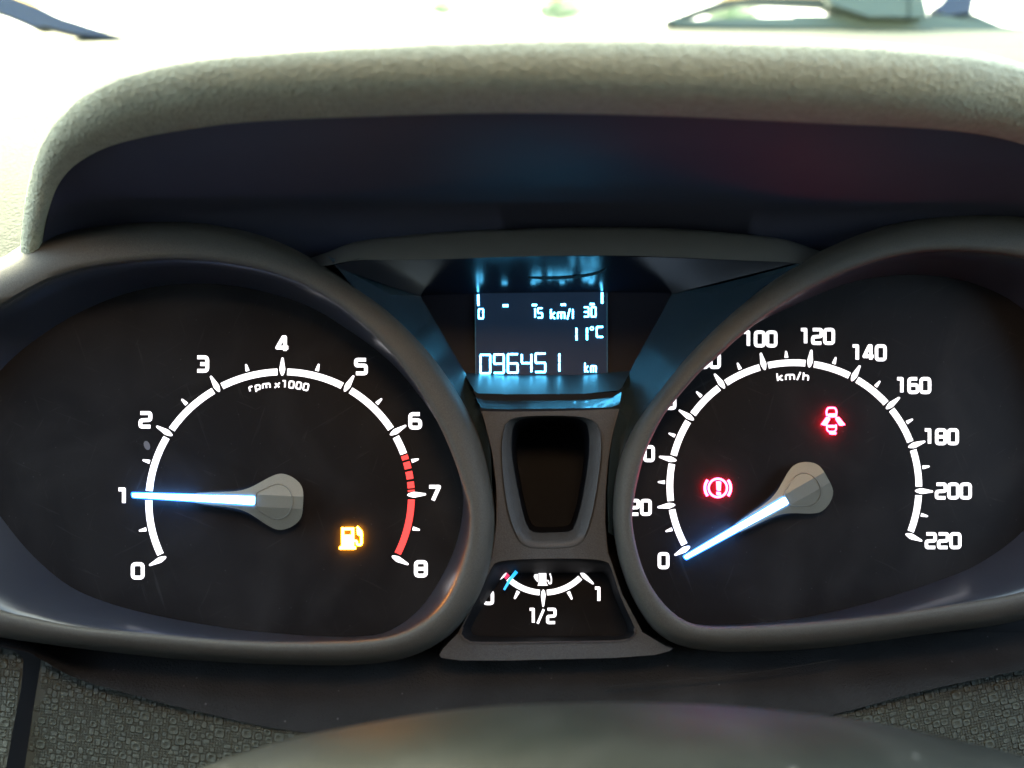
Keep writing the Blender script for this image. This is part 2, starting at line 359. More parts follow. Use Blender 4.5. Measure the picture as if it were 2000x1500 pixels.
R_out = [(2150,460),(2050,420),(1960,411),(1870,415),(1750,435),(1625,480),(1525,535),(1425,615),(1350,688),(1295,755),(1250,815),(1222,865),(1202,930),(1196,1000),(1202,1065),(1218,1125),(1242,1180),(1275,1228),(1320,1258),(1375,1270),(1450,1273),(1600,1266),(1800,1240),(2000,1209),(2150,1140),(2260,1020),(2290,850),(2250,650)]
R_in = [(1235,1020),(1237,985),(1244,945),(1256,897),(1270,862),(1296,812),(1323,777),(1340,757),(1372,722),(1405,694),(1438,664),(1490,622),(1560,576),(1650,532),(1750,501),(1850,491),(2000,506),(2100,560),(2170,690),(2210,850),(2190,1000),(2100,1108),(2000,1155),(1850,1182),(1700,1203),(1550,1217),(1400,1224),(1342,1214),(1300,1183),(1266,1135),(1246,1080)]
R_face = [(1205,1010),(1208,930),(1225,870),(1255,810),(1295,755),(1345,708),(1400,672),(1450,645),(1550,597),(1650,556),(1725,541),(1800,538),(1900,555),(2000,610),(2060,720),(2080,850),(2050,950),(2000,1030),(1925,1090),(1850,1126),(1700,1176),(1550,1209),(1400,1221),(1330,1212),(1280,1185),(1240,1140),(1215,1080)]
def gauge(label, fcol, out, inn, face, c, base_px):
    t = thing('gauge_' + fcol, label, 'gauge', U(*base_px, 0))
    o_, i_, f_ = polar(out, c), polar(inn, c), polar(face, c)
    mix = lambda a, b, k: a*(1-k)+b*k
    bz = MB(); bz.loft([UL(o_, 14), UL(mix(o_, i_, 0), -8), UL(mix(o_, i_, .06), -14.5), UL(mix(o_, i_, .15), -19.2), UL(mix(o_, i_, .3), -22.0), UL(mix(o_, i_, .55), -23.5), UL(mix(o_, i_, .8), -24), UL(mix(o_, i_, .92), -23.5), UL(mix(o_, i_, .975), -22.2), UL(i_, -19)])
    obj('bezel', bz, M_bezel, t, sharp=60)
    wl = MB(); k = lambda q: mix(i_, f_, q)
    wl.loft([UL(i_, -19), UL(k(.10), -18.2), UL(k(.35), -13), UL(k(.7), -6), UL(k(1), .6)])
    obj('well_wall', wl, M_well, t, sharp=60)
    fc = MB(); fc.poly(UL(mix(f_, np.array(c), -.01), .02)); obj('dial_face', fc, M_face, t)
    return t
tach = gauge('left round dial with white numerals 0 to 8, rpm x1000, needle pointing at 1', 'x', L_out, L_in, L_face, Lc, (547, 983)); tach.name = 'tachometer'
spee = gauge('right round dial in km/h with numerals 0 to 220 and needle resting at 0', 'x', R_out, R_in, R_face, Rc, (1552, 951)); spee.name = 'speedometer'

# tachometer scale
gp = .072
for k in range(8):
    if k < 6: obj('scale_band', arc(TP, k+gp, k+1-gp), M_white, tach)
obj('scale_band', arc(TP, 6+gp, 6.36), M_white, tach)
for a, b in ((6.385, 6.455), (6.49, 6.60), (6.64, 6.76), (6.80, 6.90)):
    obj('red_scale_dash', arc(TP, a, b, n=4), M_red, tach)
obj('red_scale_dash', arc(TP, 6.925, 6.955, n=3), M_red, tach)
obj('red_scale_band', arc(TP, 7+gp, 8-gp), M_red, tach)
for k in range(9): obj('tick_mark', tick(TP, k, MAJ, .82), M_white, tach)
for k in range(8): obj('half_tick_mark', tick(TP, k+.5, MIN, .85), M_white, tach)
for ch, x, y in (('0',269,1115),('1',241,969),('2',284,820),('3',395,711),('4',552,672),('5',705,716),('6',811,822),('7',848,964),('8',822,1111)):
    o = obj('numeral', number(ch, x, y, 19.5, 26.5, 7.3, 7.4), M_white, tach); o['label'] = 'white numeral '+ch
def arctext(txt, X, c0, rpx, gw, gh, st, parent, space, name, lab):
    mb = MB(); tot = 0; adv = []
    for ch in txt:
        a = .55*gw if ch == ' ' else ADV.get(ch, 1)*gw+st*.55+space; adv.append(a); tot += a
    s = -tot/2
    for ch, a in zip(txt, adv):
        if ch != ' ':
            th = (s+a/2)/rpx+c0
            px = X[0][0]+math.sin(th)*rpx; py = X[0][1]-math.cos(th)*rpx
            hw = ADV.get(ch, 1)*gw/2
            glyph(mb, ch, px-math.cos(th)*hw-math.sin(th)*0, py-math.sin(th)*hw, gw, gh, st, th, 0, rr=.3)
        s += a
    o = obj(name, mb, M_white, parent); o['label'] = lab
arctext('rpm x1000', TX, -.012, 219, 8.8, 12.5, 3.1, tach, 3.4, 'unit_lettering', 'small curved white lettering rpm x1000')
needle(tach, (548, 980), (258.5, 967))
# amber fuel warning
fw = MB()
fw_pts = lambda l, dx=0, dy=0: [(x+dx, y+dy) for x, y in l]
def icon(mb, pts, Y=0, h=1.1):
    h = h*2.2 if h > .4 else h
    mb.prism([U(*p, Y) for p in pts], U(1000, 750, Y-h)-U(1000, 750, Y))
stroke(fw, [(669.5,1068),(669.5,1033),(689,1033),(689,1068)], 5.5, Y=0, h=1.1)
icon(fw, [(672,1044),(687,1044),(687,1067),(672,1067)], h=.52)
icon(fw, [(664,1067),(695,1067),(695,1072),(664,1072)], h=.5)
stroke(fw, rounded([(689,1056),(697,1056),(697,1064),(706,1064),(706,1038),(697,1029)], 4), 4.6, Y=0, h=1.0)
icon(fw, [(697,1034),(704,1038),(704,1046),(699,1044)], h=.44)
obj('fuel_warning_light', fw, M_tamb, tach, label='lit amber petrol pump symbol')
dm = MB(); dm.loft([[U(287+6*math.cos(a)+2*math.sin(a), 870+9*math.sin(a), y_) for a in np.linspace(0, 2*math.pi, 16, endpoint=False)] for y_ in (0, -.2)])
dm.poly([U(287+6*math.cos(a)+2*math.sin(a), 870+9*math.sin(a), -.2) for a in np.linspace(0, 2*math.pi, 16, endpoint=False)])
obj('sensor_spot', dm, pm('grey_spot', (.08, .08, .09), .5), tach)

# speedometer scale
for k in range(11): obj('scale_band', arc(SP, k*20+1.9, (k+1)*20-1.9), M_white, spee)
for k in range(12): obj('tick_mark', tick(SP, k*20, MAJ, .8), M_white, spee)
for k in range(11): obj('half_tick_mark', tick(SP, k*20+10, MIN, .78), M_white, spee)
for tx, x, y, wx in (('0',1296,1095,16.3),('20',1250,991,16.3),('40',1256,886,16.3),('60',1298,784,16.3),('80',1385,704,16.3),('100',1484,662,16.3),('120',1596,657,16.6),('140',1697,689,16.6),('160',1784,753,16.6),('180',1838,853,16.6),('200',1862,959,17.4),('220',1842,1056,17.2)):
    o = obj('numeral', number(tx, x, y, wx, 26.5, 6.5, 6.3), M_white, spee); o['label'] = 'white numeral '+tx
arctext('km/h', SX, -.012, 209, 10.2, 14.5, 3.1, spee, 3.8, 'unit_lettering', 'small white lettering km/h')
needle(spee, (1579, 953), (1338, 1089.5))
bw = MB()
cir = lambda cx, cy, r_, a0, a1, n_: [(cx+r_*math.cos(R(a0+(a1-a0)*i/n_)), cy+r_*math.sin(R(a0+(a1-a0)*i/n_))) for i in range(n_+1)]
stroke(bw, cir(1402, 953, 18, 0, 345, 22), 4.2, True, 0, 1.1)
for a0 in (-38, 142): stroke(bw, cir(1402, 953, 25.2, a0, a0+76, 10), 5.2, False, 0, 1.1)
icon(bw, [(1398.5,940),(1405.5,940),(1404.5,957),(1399.5,957)]); icon(bw, [(1399,960.5),(1405,960.5),(1405,966),(1399,966)])
obj('brake_warning_light', bw, M_tred, spee, label='lit red exclamation mark in a circle between two arcs')
dw = MB()
stroke(dw, rounded([(1615,812),(1614,803),(1617,796.5),(1631,796.5),(1634,803),(1633,812)], 3.5), 3.4, False, 0, 1.1)
icon(dw, [(1616,810),(1619,807.5),(1630,807.5),(1633,810),(1631,815),(1618,815)], h=.45)
icon(dw, [(1614,814),(1617,818),(1609,831),(1603,829)]); icon(dw, [(1634,814),(1631,818),(1639,831),(1646,829)])
stroke(dw, rounded([(1615,829),(1615,839),(1618,843),(1630,843),(1633,839),(1633,829)], 3), 3.0, False, 0, 1.1)
icon(dw, [(1616,830),(1632,830),(1630,835),(1618,835)], h=.45); icon(dw, [(1619,844),(1629,844),(1628,848),(1620,848)])
obj('door_ajar_warning_light', dw, M_tred, spee, label='lit red symbol of a car seen from above with both doors open')

# ------------------------------------------------------------------ trip display with its recess
disp = thing('trip_display', 'blue-white digital display between the dials reading 096451 km and 11 degrees C', 'display', U(1060, 660, 0))
pl = MB(); pl.poly(UL([(780,574),(1350,570),(1350,600),(1300,680),(1240,744),(905,746),(800,640)], 9.1)); obj('display_plate', pl, M_plate, disp)
lc = MB(); lc.poly(UL([(927,573),(1187,570),(1187,735),(929,738)], 8.2)); obj('liquid_crystal_panel', lc, M_lcd, disp)
bd = MB()
M_el = pm('faint_edge', (.02, .04, .05), .3, emit=(.1, .5, .7), es=.012)
for a, b in (((928,576),(929,736)), ((1185.5,573),(1186,733))): bd = MB(); stroke(bd, [a, b], .8, False, 8.0, .05); obj('panel_edge_line', bd, M_el, disp)
def seg7(mb, ch, x, y, gw, gh, st, Y=8.0, h=.15):
    g = st*.22; m_ = gh/2
    S = {'a': ((g, gh), (gw-g, gh)), 'b': ((gw, gh-g), (gw, m_+g)), 'c': ((gw, m_-g), (gw, g)), 'd': ((g, 0), (gw-g, 0)), 'e': ((0, g), (0, m_-g)), 'f': ((0, m_+g), (0, gh-g)), 'g': ((g, m_), (gw-g, m_))}
    D = {'0': 'abcdef', '1': 'bc', '5': 'afgcd', '6': 'afgecd', '9': 'abcdfg', '4': 'fgbc', '3': 'abgcd', 'C': 'afed'}[ch]
    for s_ in D:
        a, b = S[s_]; hor = a[1] == b[1]; e = st*.30 if hor else 0
        stroke(mb, [(x+a[0]-e, y-a[1]), (x+b[0]+e, y-b[1])], st, False, Y, h+(.02 if hor else 0))
od = [('0', 938.5), ('9', 965), ('6', 992), ('4', 1019), ('5', 1046), ('1', 1073.5)]
for i, (ch, x) in enumerate(od):
    mb = MB(); seg7(mb, ch, x, 729-i*.6, 19, 36, 3.3); obj('odometer_digit', mb, M_lcdw, disp, label='lit display digit '+ch)
def lcdtext(txt, x, y, gw, gh, st, sp):
    mb = MB()
    for c in txt:
        glyph(mb, c, x, y, gw, gh, st, 0, 8.0, rr=.25); x += ADV.get(c, 1)*gw+sp
    return mb
obj('display_lettering', lcdtext('km', 1142.5, 727, 6.4, 18.5, 2.1, 5), M_lcdw, disp, label='small lettering km')
obj('display_lettering', lcdtext('km/l', 1076, 622.5, 8.3, 18.5, 2.6, 5.2), M_lcdw, disp, label='lettering km/l')
for tx, x, y in (('0', 935, 622), ('15', 1036.5, 620.5), ('30', 1141, 618.5)):
    mb = MB()
    for i, c in enumerate(tx): seg7(mb, c, x+i*14, y, 8.6, 18.5, 2.5)
    obj('display_lettering', mb, M_lcdw, disp, label='scale figure '+tx)
mb = MB(); seg7(mb, '1', 1112, 665, 14, 25, 3.2); seg7(mb, '1', 1132.5, 664.5, 14, 25, 3.2); seg7(mb, 'C', 1165.5, 658, 12, 19.5, 3)
stroke(mb, cir(1156, 641.5, 3.2, 0, 330, 10), 1.2, True, 8.0, .15)
obj('display_lettering', mb, M_lcdw, disp, label='temperature figures 11 degrees C')
for a, b, w_ in (((934,575.5),(934.5,597),3.8), ((1176,571.5),(1176,592.5),3.8), ((982,597),(992.5,597),4.6), ((1039,595.8),(1048.5,595.8),3.8), ((1095.5,595),(1105,595),4), ((1152,594.2),(1161,594.2),3.8)):
    mb = MB(); stroke(mb, [a, b], w_, False, 8.0, .15); obj('scale_bar', mb, M_lcdw, disp)
# glossy ceiling of the recess, sloping back to the panel
fr = [(650,520),(700,505),(760,508),(850,506),(950,502),(1060,500),(1180,500),(1300,503),(1400,507),(1480,510),(1560,512)]
bk = [(822,580),(828,577),(860,575.5),(910,574.5),(970,573.5),(1060,572.5),(1150,571.5),(1220,571),(1270,571),(1300,571.5),(1312,574)]
ce = MB(); ce.loft([UL(fr, -16), UL(bk, 8.6)], False); obj('recess_ceiling', ce, M_ceiling, disp, sharp=60)
gr = MB(); pts = crom([(985,527),(990,534),(1010,539),(1045,542.5),(1090,543),(1135,540),(1170,533),(1183,524)], False, 4)
def CY(px, py):   # depth of the recess ceiling at this px row
    t = min(1, max(0, (py-501)/(572.5-501))); return -16+24.6*t
stroke_pts = []
for i in range(len(pts)-1):
    a, b = pts[i], pts[i+1]; hw = 1.3+1.2*math.sin(math.pi*i/len(pts)); hw2 = 1.3+1.2*math.sin(math.pi*(i+1)/len(pts))
    gr.add([U(a[0], a[1]-hw, CY(a[0], a[1]-hw)-.5), U(b[0], b[1]-hw2, CY(b[0], b[1]-hw2)-.5), U(b[0], b[1]+hw2, CY(b[0], b[1]+hw2)-.5), U(a[0], a[1]+hw, CY(a[0], a[1]+hw)-.5)], [(0, 1, 2, 3)])
obj('curved_groove', gr, M_gap, disp)
# sloping glossy sill below the panel, black lip and lower sill
def band(name, top, bot, Y1, Y2, mat, n=1):
    mb = MB(); mb.loft([UL(top, Y1), UL(bot, Y2)], False); return obj(name, mb, mat, disp, sharp=60)
band('sill', [(905,728),(990,732),(1140,731),(1232,724)], [(930,768),(990,770),(1140,769),(1212,762)], 8.5, -5, M_sill)
band('black_lip', [(922,760),(935,769),(990,770),(1140,769),(1205,765),(1220,752)], [(931,776),(945,782),(990,783),(1140,781),(1196,777),(1210,768)], -5.1, -6, M_gap)
band('lower_sill', [(928,775),(945,781),(990,783),(1140,781),(1196,776),(1214,765)], [(940,797),(950,798),(990,799),(1140,797),(1196,795),(1210,790)], -5.9, -11, M_cheek)
band('black_lip', [(938,796),(950,798),(990,799),(1140,797),(1196,795),(1212,788)], [(938,803),(950,804),(990,804),(1140,801),(1196,799),(1214,795)], -11.2, -12, M_gap)
for side in (0, 1):
    if side == 0:
        a = [(822,580),(845,620),(870,662),(895,705),(918,745),(934,778),(944,802),(958,880),(962,960),(958,1040)]
        b = [(640,500),(722,600),(800,690),(840,740),(875,800),(905,860),(920,920),(930,980),(935,1030),(930,1070)]
        ya = [8.6,8.6,8.6,8.2,6,-2,-10,-12,-12,-12]
    else:
        a = [(1312,574),(1290,616),(1268,655),(1245,696),(1224,738),(1212,770),(1206,800),(1192,880),(1186,960),(1188,1040)]
        b = [(1570,512),(1470,600),(1410,650),(1360,705),(1315,760),(1280,820),(1250,880),(1232,940),(1225,1000),(1225,1060)]
        ya = [8.6,8.6,8.6,8.2,6,-2,-10,-12,-12,-12]
    mb = MB(); A = [U(*p, y) for p, y in zip(a, ya)]; B = [U(*p, -14) for p in b]
    B[0] = U(*b[0], -16)
    mid = [x.lerp(z, .45)+Vector((0, 3.0, 0)) for x, z in zip(A, B)]
    mb.loft([A, mid, B], False); obj('recess_cheek', mb, M_cheek, disp, sharp=60)

# ------------------------------------------------------------------ centre trim
trim = thing('centre_trim', 'charcoal centre trim with a dark tapered pocket between the two dials', 'trim panel', U(1065, 950, -12))
pk_o = polar([(985,830),(1000,817),(1040,812),(1110,812),(1150,817),(1170,832),(1177,870),(1172,930),(1160,1000),(1145,1048),(1128,1066),(1100,1071),(1050,1072),(1022,1066),(1006,1046),(990,1000),(980,930),(978,870)], (1076, 940), 64)
pk_i = polar([(1001,838),(1010,823),(1040,816),(1110,816),(1138,822),(1149,838),(1151,880),(1145,930),(1134,990),(1122,1028),(1112,1038),(1080,1040),(1045,1040),(1032,1032),(1022,1005),(1008,940),(999,880)], (1076, 930), 64)
fw_o = polar([(962,1106),(975,1097),(1010,1093),(1080,1091),(1150,1092),(1180,1096),(1192,1106),(1212,1165),(1238,1222),(1240,1238),(1228,1248),(1190,1251),(1075,1253),(935,1254),(912,1250),(901,1240),(903,1226),(932,1168)], (1068, 1180), 96)
pan = [(940,803),(1000,804),(1070,803),(1150,801),(1210,798),(1196,850),(1188,900),(1183,960),(1182,1020),(1188,1080),(1215,1160),(1255,1235),(1300,1262),(1315,1266),(1306,1272),(1280,1279),(1200,1285),(1000,1290),(900,1290),(862,1285),(858,1279),(866,1266),(895,1236),(935,1160),(960,1090),(970,1020),(969,950),(962,890),(952,840)]
mb = MB(); mb.poly(UL(pan, -13), [UL(pk_o, -13), UL(fw_o, -13)])
n_ = len(pan); mb.loft([UL(pan, -13), [p+Vector((0, 24, 0)) for p in UL(pan, -13)]]); obj('trim_plate', mb, M_trim, trim, sharp=30)
mix = lambda a, b, k: a*(1-k)+b*k
mb = MB(); mb.loft([UL(pk_o, -13), UL(mix(pk_o, pk_i, .12), -13.4), UL(mix(pk_o, pk_i, .5), -12), UL(pk_i, -8.5)]); obj('pocket_rim', mb, M_trim, trim, sharp=70)
pk_b = np.array([(1076, 930)])+(pk_i-np.array([(1076, 930)]))*.86
mb = MB(); mb.loft([UL(pk_i, -8.5), UL(pk_b+np.array([(0, 4)]), 10)]); mb.poly(UL(pk_b+np.array([(0, 4)]), 10)); obj('pocket', mb, pm('pocket_plastic', (.003, .0035, .005), .6, .1), trim, sharp=60)
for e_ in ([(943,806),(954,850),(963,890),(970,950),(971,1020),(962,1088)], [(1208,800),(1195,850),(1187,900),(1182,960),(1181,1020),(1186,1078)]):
    mb = MB(); stroke(mb, crom(e_, False, 6), 1.5, False, -13, .4); obj('edge_glint', mb, M_lip, trim)  # paler line laid along the edge as light caught on its bevel
# grey band over the display
bt = crom([(560,520),(640,492),(700,471),(800,459),(900,451),(1060,445),(1200,443),(1330,447),(1440,456),(1530,467),(1600,490)], False, 6)
bb = crom([(560,530),(640,518),(700,508),(800,508),(900,505),(1060,500),(1200,499),(1330,503),(1440,508),(1530,512),(1600,520)], False, 6)
mb = MB(); T_ = UL(bt, -4); mb.loft([[p+Vector((0, 10, -2)) for p in T_], T_, UL([mix(p, q, .12) for p, q in zip(bt, bb)], -9), UL([mix(p, q, .9) for p, q in zip(bt, bb)], -15.5), UL(bb, -16)], False)
vis = obj('visor_band', mb, pm('satin_grey_band', (.06, .057, .048), .6, .3, bump=[('noise', 2200, .3, .0002)]), trim, sharp=50)
mb = MB()
for a, b in (((728,538),(826,591)), ((1298,578),(1462,519))):
    for i in range(1): stroke(mb, [a, b], 1.6, False, -13 if a[0] < 1000 else -14, .3)

# ------------------------------------------------------------------ fuel gauge
fuel = thing('fuel_gauge', 'small fuel gauge under the centre trim marked 1/2 and 1', 'gauge', U(1068, 1180, 0))
fi = polar([(985,1121),(1000,1120),(1075,1119.5),(1150,1119),(1182,1121),(1200,1165),(1222,1215),(1226,1236),(1215,1241),(1180,1242),(1075,1243),(960,1243),(925,1240),(920,1228),(943,1184),(966,1150)], (1068, 1180), 96)
mb = MB(); mb.loft([UL(fw_o, -13), UL(mix(fw_o, fi, .08), -12.6), UL(mix(fw_o, fi, .3), -9), UL(fi, -.3)]); obj('window_wall', mb, pm('satin_black_wall', (.006, .006, .007), .7, .1), fuel, sharp=60)
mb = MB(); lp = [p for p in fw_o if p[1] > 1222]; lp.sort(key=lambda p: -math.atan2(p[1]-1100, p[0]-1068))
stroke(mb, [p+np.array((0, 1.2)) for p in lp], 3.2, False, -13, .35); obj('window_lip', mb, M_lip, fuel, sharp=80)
mb = MB(); mb.poly(UL([(880,1080),(1260,1080),(1260,1262),(880,1262)], .1)); obj('dial_face', mb, M_face, fuel)
FC = np.array((1062., 1056.)); FR = 100.
def FP(v, rr): th = R(214-sweepf*0 + 0) ; a = R(FA0+(FA1-FA0)*v); return FC+FR*rr*np.array((math.cos(a), math.sin(a)))
sweepf = 0; FA0, FA1 = 140, 41
for a, b in ((.07, .46), (.54, .955)):
    obj('scale_band', arc(FP, a, b, .96, 1.07, 10), M_white, fuel)
obj('red_scale_band', arc(FP, .005, .06, .95, 1.06, 4), M_fred, fuel)
FM = [(.955, 1.0), (.99, 3.2), (1.05, 4.4), (1.10, 4.2), (1.27, 1.8), (1.29, .8)]; FN = [(1.105, 3.4), (1.115, 3.6), (1.26, 2), (1.27, 1)]
for v in (0, .5, 1): obj('tick_mark', tick(FP, v, FM, 1.0), M_white, fuel)
for v in (.235, .765): obj('half_tick_mark', tick(FP, v, FN, .95), M_white, fuel)
o = obj('numeral', number('0', 954, 1167, 15.5, 23, 6.4), M_white, fuel); o['label'] = 'white numeral 0 half hidden by the window edge'
o = obj('numeral', number('1', 1169, 1161, 14, 25, 6.0), M_white, fuel); o['label'] = 'white numeral 1'
mb = MB(); glyph(mb, '1', 1033, 1216, 13, 26, 5.6); stroke(mb, [(1050,1218),(1062,1190)], 4.6, False, 0, .15); glyph(mb, '2', 1069.5, 1216, 14.5, 26, 5.8)
o = obj('numeral', mb, M_white, fuel); o['label'] = 'white fraction 1/2'
mb = MB(); icon(mb, [(1052,1118),(1067,1118),(1067,1139),(1070,1143.5),(1050,1143.5),(1052,1139)], h=.2); icon(mb, [(1050,1121),(1050,1137),(1045,1131),(1042.5,1126),(1044,1122)], h=.2)
stroke(mb, rounded([(1068,1134),(1071,1134),(1072,1140),(1076.5,1140),(1077,1130),(1074,1120)], 2.5), 2.4, False, 0, .2)
obj('petrol_pump_symbol', mb, M_white, fuel)
mb = MB(); stroke(mb, [(984.5,1152),(996,1132),(1009,1116)], 4.2, False, -2.5, 1.0, w2=7); obj('needle', mb, M_blue, fuel)

# ------------------------------------------------------------------ light-blocking plate behind everything
mb = MB(); hp = [(-300,640),(60,520),(300,470),(2000,470),(2200,560),(2260,700),(2260,1050),(2100,1150),(1300,1240),(800,1270),(0,1215),(-300,1080)]
mb.loft([UL(hp, 15), UL(hp, 40)]); mb.poly(UL(hp, 15)); mb.poly(UL(hp, 40))
obj('light_block_plate', mb, M_gap, None, U(1000, 900, 30), label='black plate added behind the dials and display to block light', category='housing')  # unseen plate added to keep light from coming through behind the dials

# ------------------------------------------------------------------ binnacle hood
hood = thing('binnacle_hood', 'grained vinyl hood arching over the dials, its front lip coloured pale for the light on it', 'dashboard hood', U(1000, 460, 0))
h1 = [(36,560,-10),(38,510,-15),(41,465,-21),(48,400,-32),(65,325,-45),(90,265,-56),(130,215,-66),(185,175,-76),(260,145,-84),(400,118,-92),(650,98,-98),(1000,82,-102),(1300,79,-102),(1600,86,-100),(1830,101,-96),(1950,120,-90),(2060,160,-84),(2150,220,-70),(2220,300,-50),(2240,450,-20),(2240,540,-14)]
h3 = [(72,560,-12),(74,510,-17),(78,465,-24),(88,410,-35),(105,352,-45),(135,307,-55),(185,270,-64),(240,247,-71),(320,226,-78),(450,205,-88),(700,191,-96),(1000,184,-101),(1300,191,-101),(1600,205,-98),(1800,218,-94),(1920,233,-86),(2010,258,-78),(2090,300,-65),(2150,370,-48),(2170,450,-28),(2170,540,-18)]
h6 = [(112,580),(115,545),(120,505),(135,485),(165,478),(215,472),(290,468),(400,465),(550,462),(700,462),(850,462),(1000,455),(1300,455),(1500,468),(1700,462),(1830,462),(1930,465),(1990,475),(2030,500),(2050,530),(2060,580)]
H1 = crom(h1, False, 8); H3 = crom(h3, False, 8); H6 = crom([(*p, 4) for p in h6], False, 8)
u1 = [U(*p) for p in H1]; u3 = [U(*p) for p in H3]; u6 = [U(*p) for p in H6]
def bulge(k, up, yy): return [a.lerp(b, k)+Vector((0, yy*min(1, max(.35, (-a.y)/100)), up*.6)) for a, b in zip(u1, u3)]
back = [p+Vector((0, 130-.4*abs(p.y+100)+(-p.y-102)*0, -6)) for p in u1]
mid = [p+Vector((0, 30, -1)) for p in u1]
mb = MB(); mb.loft([back, mid, [p+Vector((0, 6, .3)) for p in u1], u1, bulge(.12, 1.6, -3.6), bulge(.27, 2.2, -6.6), bulge(.43, 1.4, -8.6), bulge(.6, -.2, -8.4), bulge(.76, -1.2, -6.6), bulge(.9, -1.2, -3.4), u3, [a.lerp(b, .05)+Vector((0, 0, .5)) for a, b in zip(u3, u6)], [a.lerp(b, .13)+Vector((0, 0, 1.6)) for a, b in zip(u3, u6)], [a.lerp(b, .20)+Vector((0, 0, 5)) for a, b in zip(u3, u6)]], False)
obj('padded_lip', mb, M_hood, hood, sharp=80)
mb = MB(); e = [a.lerp(b, .16)+Vector((0, 0, .9)) for a, b in zip(u3, u6)]
mb.loft([[a.lerp(b, .08)+Vector((0, 0, 3.5)) for a, b in zip(u3, u6)], e, [a.lerp(b, .35) for a, b in zip(u3, u6)], [a.lerp(b, .7) for a, b in zip(u3, u6)], u6, [p+Vector((0, 1, -7)) for p in u6]], False)
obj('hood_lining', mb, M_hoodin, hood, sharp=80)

# ------------------------------------------------------------------ dashboard
dash = thing('dashboard_top', 'pale overexposed grained dashboard top running from the hood to the windscreen', 'dashboard', U(0, 400, 60))
prof = [(560,12),(520,20),(240,75),(232,80),(212,84),(205,95),(157,150),(150,152),(120,200),(75,330),(58,420)]
xs = [-900,-500,-200,0,40,80,103,125,240,400,700,1000,1300,1700,2000,2300,2600,3000]
rows = []
def dashpt(px, py, Y, back_):
    k = (px-100)*.045*(.4+py/600)*.6 if px < 300 else 9*(.4+py/600)
    p = U(px, py-k, Y)
    if back_ and px > 104: p = U(px, 235-k, 76)+Vector((0, -(76-Y)*.05, -(76-Y)*.8))
    return p
for i, (py, Y) in enumerate(prof):
    back_ = i < 3
    rows.append([U(px, py, Y) if False else dashpt(px, py, Y, back_) for px in xs]); continue
    rows.append([U(px, py-(px-100)*.045*(1 if px < 300 else .2)*(.4+py/600)*.6 if px < 300 else py-(200)*.045*(.4+py/600)*.6, Y) for px in xs])
# beyond the hood the sheet runs level, so keep the far edge straight
mb = MB(); mb.loft(rows, False); 
obj('dash_panel', mb, M_dash, dash, sharp=60)
# ------------------------------------------------------------------ lower dash
low = thing('lower_dash_panel', 'dark curved dashboard panel under the instrument bezels', 'dashboard panel', U(1000, 1350, -8))
lb = crom([(-200,1225),(30,1268),(80,1288),(150,1325),(300,1368),(400,1393),(550,1425),(700,1440),(1000,1462),(1300,1452),(1500,1420),(1650,1390),(1800,1350),(2000,1308),(2200,1270)], False, 6)
n_ = len(lb)
top = [(p[0], p[1]-90 if p[0] < 200 else 1225+0*p[1]) for p in lb]; top = [(p[0], min(1235, p[1]-40)) for p in lb]
tm = [(p[0], min(1300, p[1]-22)) for p in lb]
mb = MB(); lo_ = UL(lb, -12); mb.loft([UL(top, 6), UL(tm, -2), UL([mix(np.array(a), np.array(b), .55) for a, b in zip(tm, lb)], -9), lo_, [p+Vector((0, 6, -1.5)) for p in lo_]], False)
obj('panel_skin', mb, M_lower, low, sharp=70)
mb = MB(); mb.loft([UL([(-400,1180),(1000,1180),(2400,1180)], 18), UL([(-400,1800),(1000,1800),(2400,1800)], 18)], False); obj('gap_light_stop', mb, M_gap, low)  # black sheet added to stop light leaking through the panel gap
mb = MB(); stroke(mb, crom([(1185,1341),(1350,1326),(1500,1310),(1640,1287)], False, 6), 1.4, False, -9, 1.2); obj('seam', mb, M_lower, low)
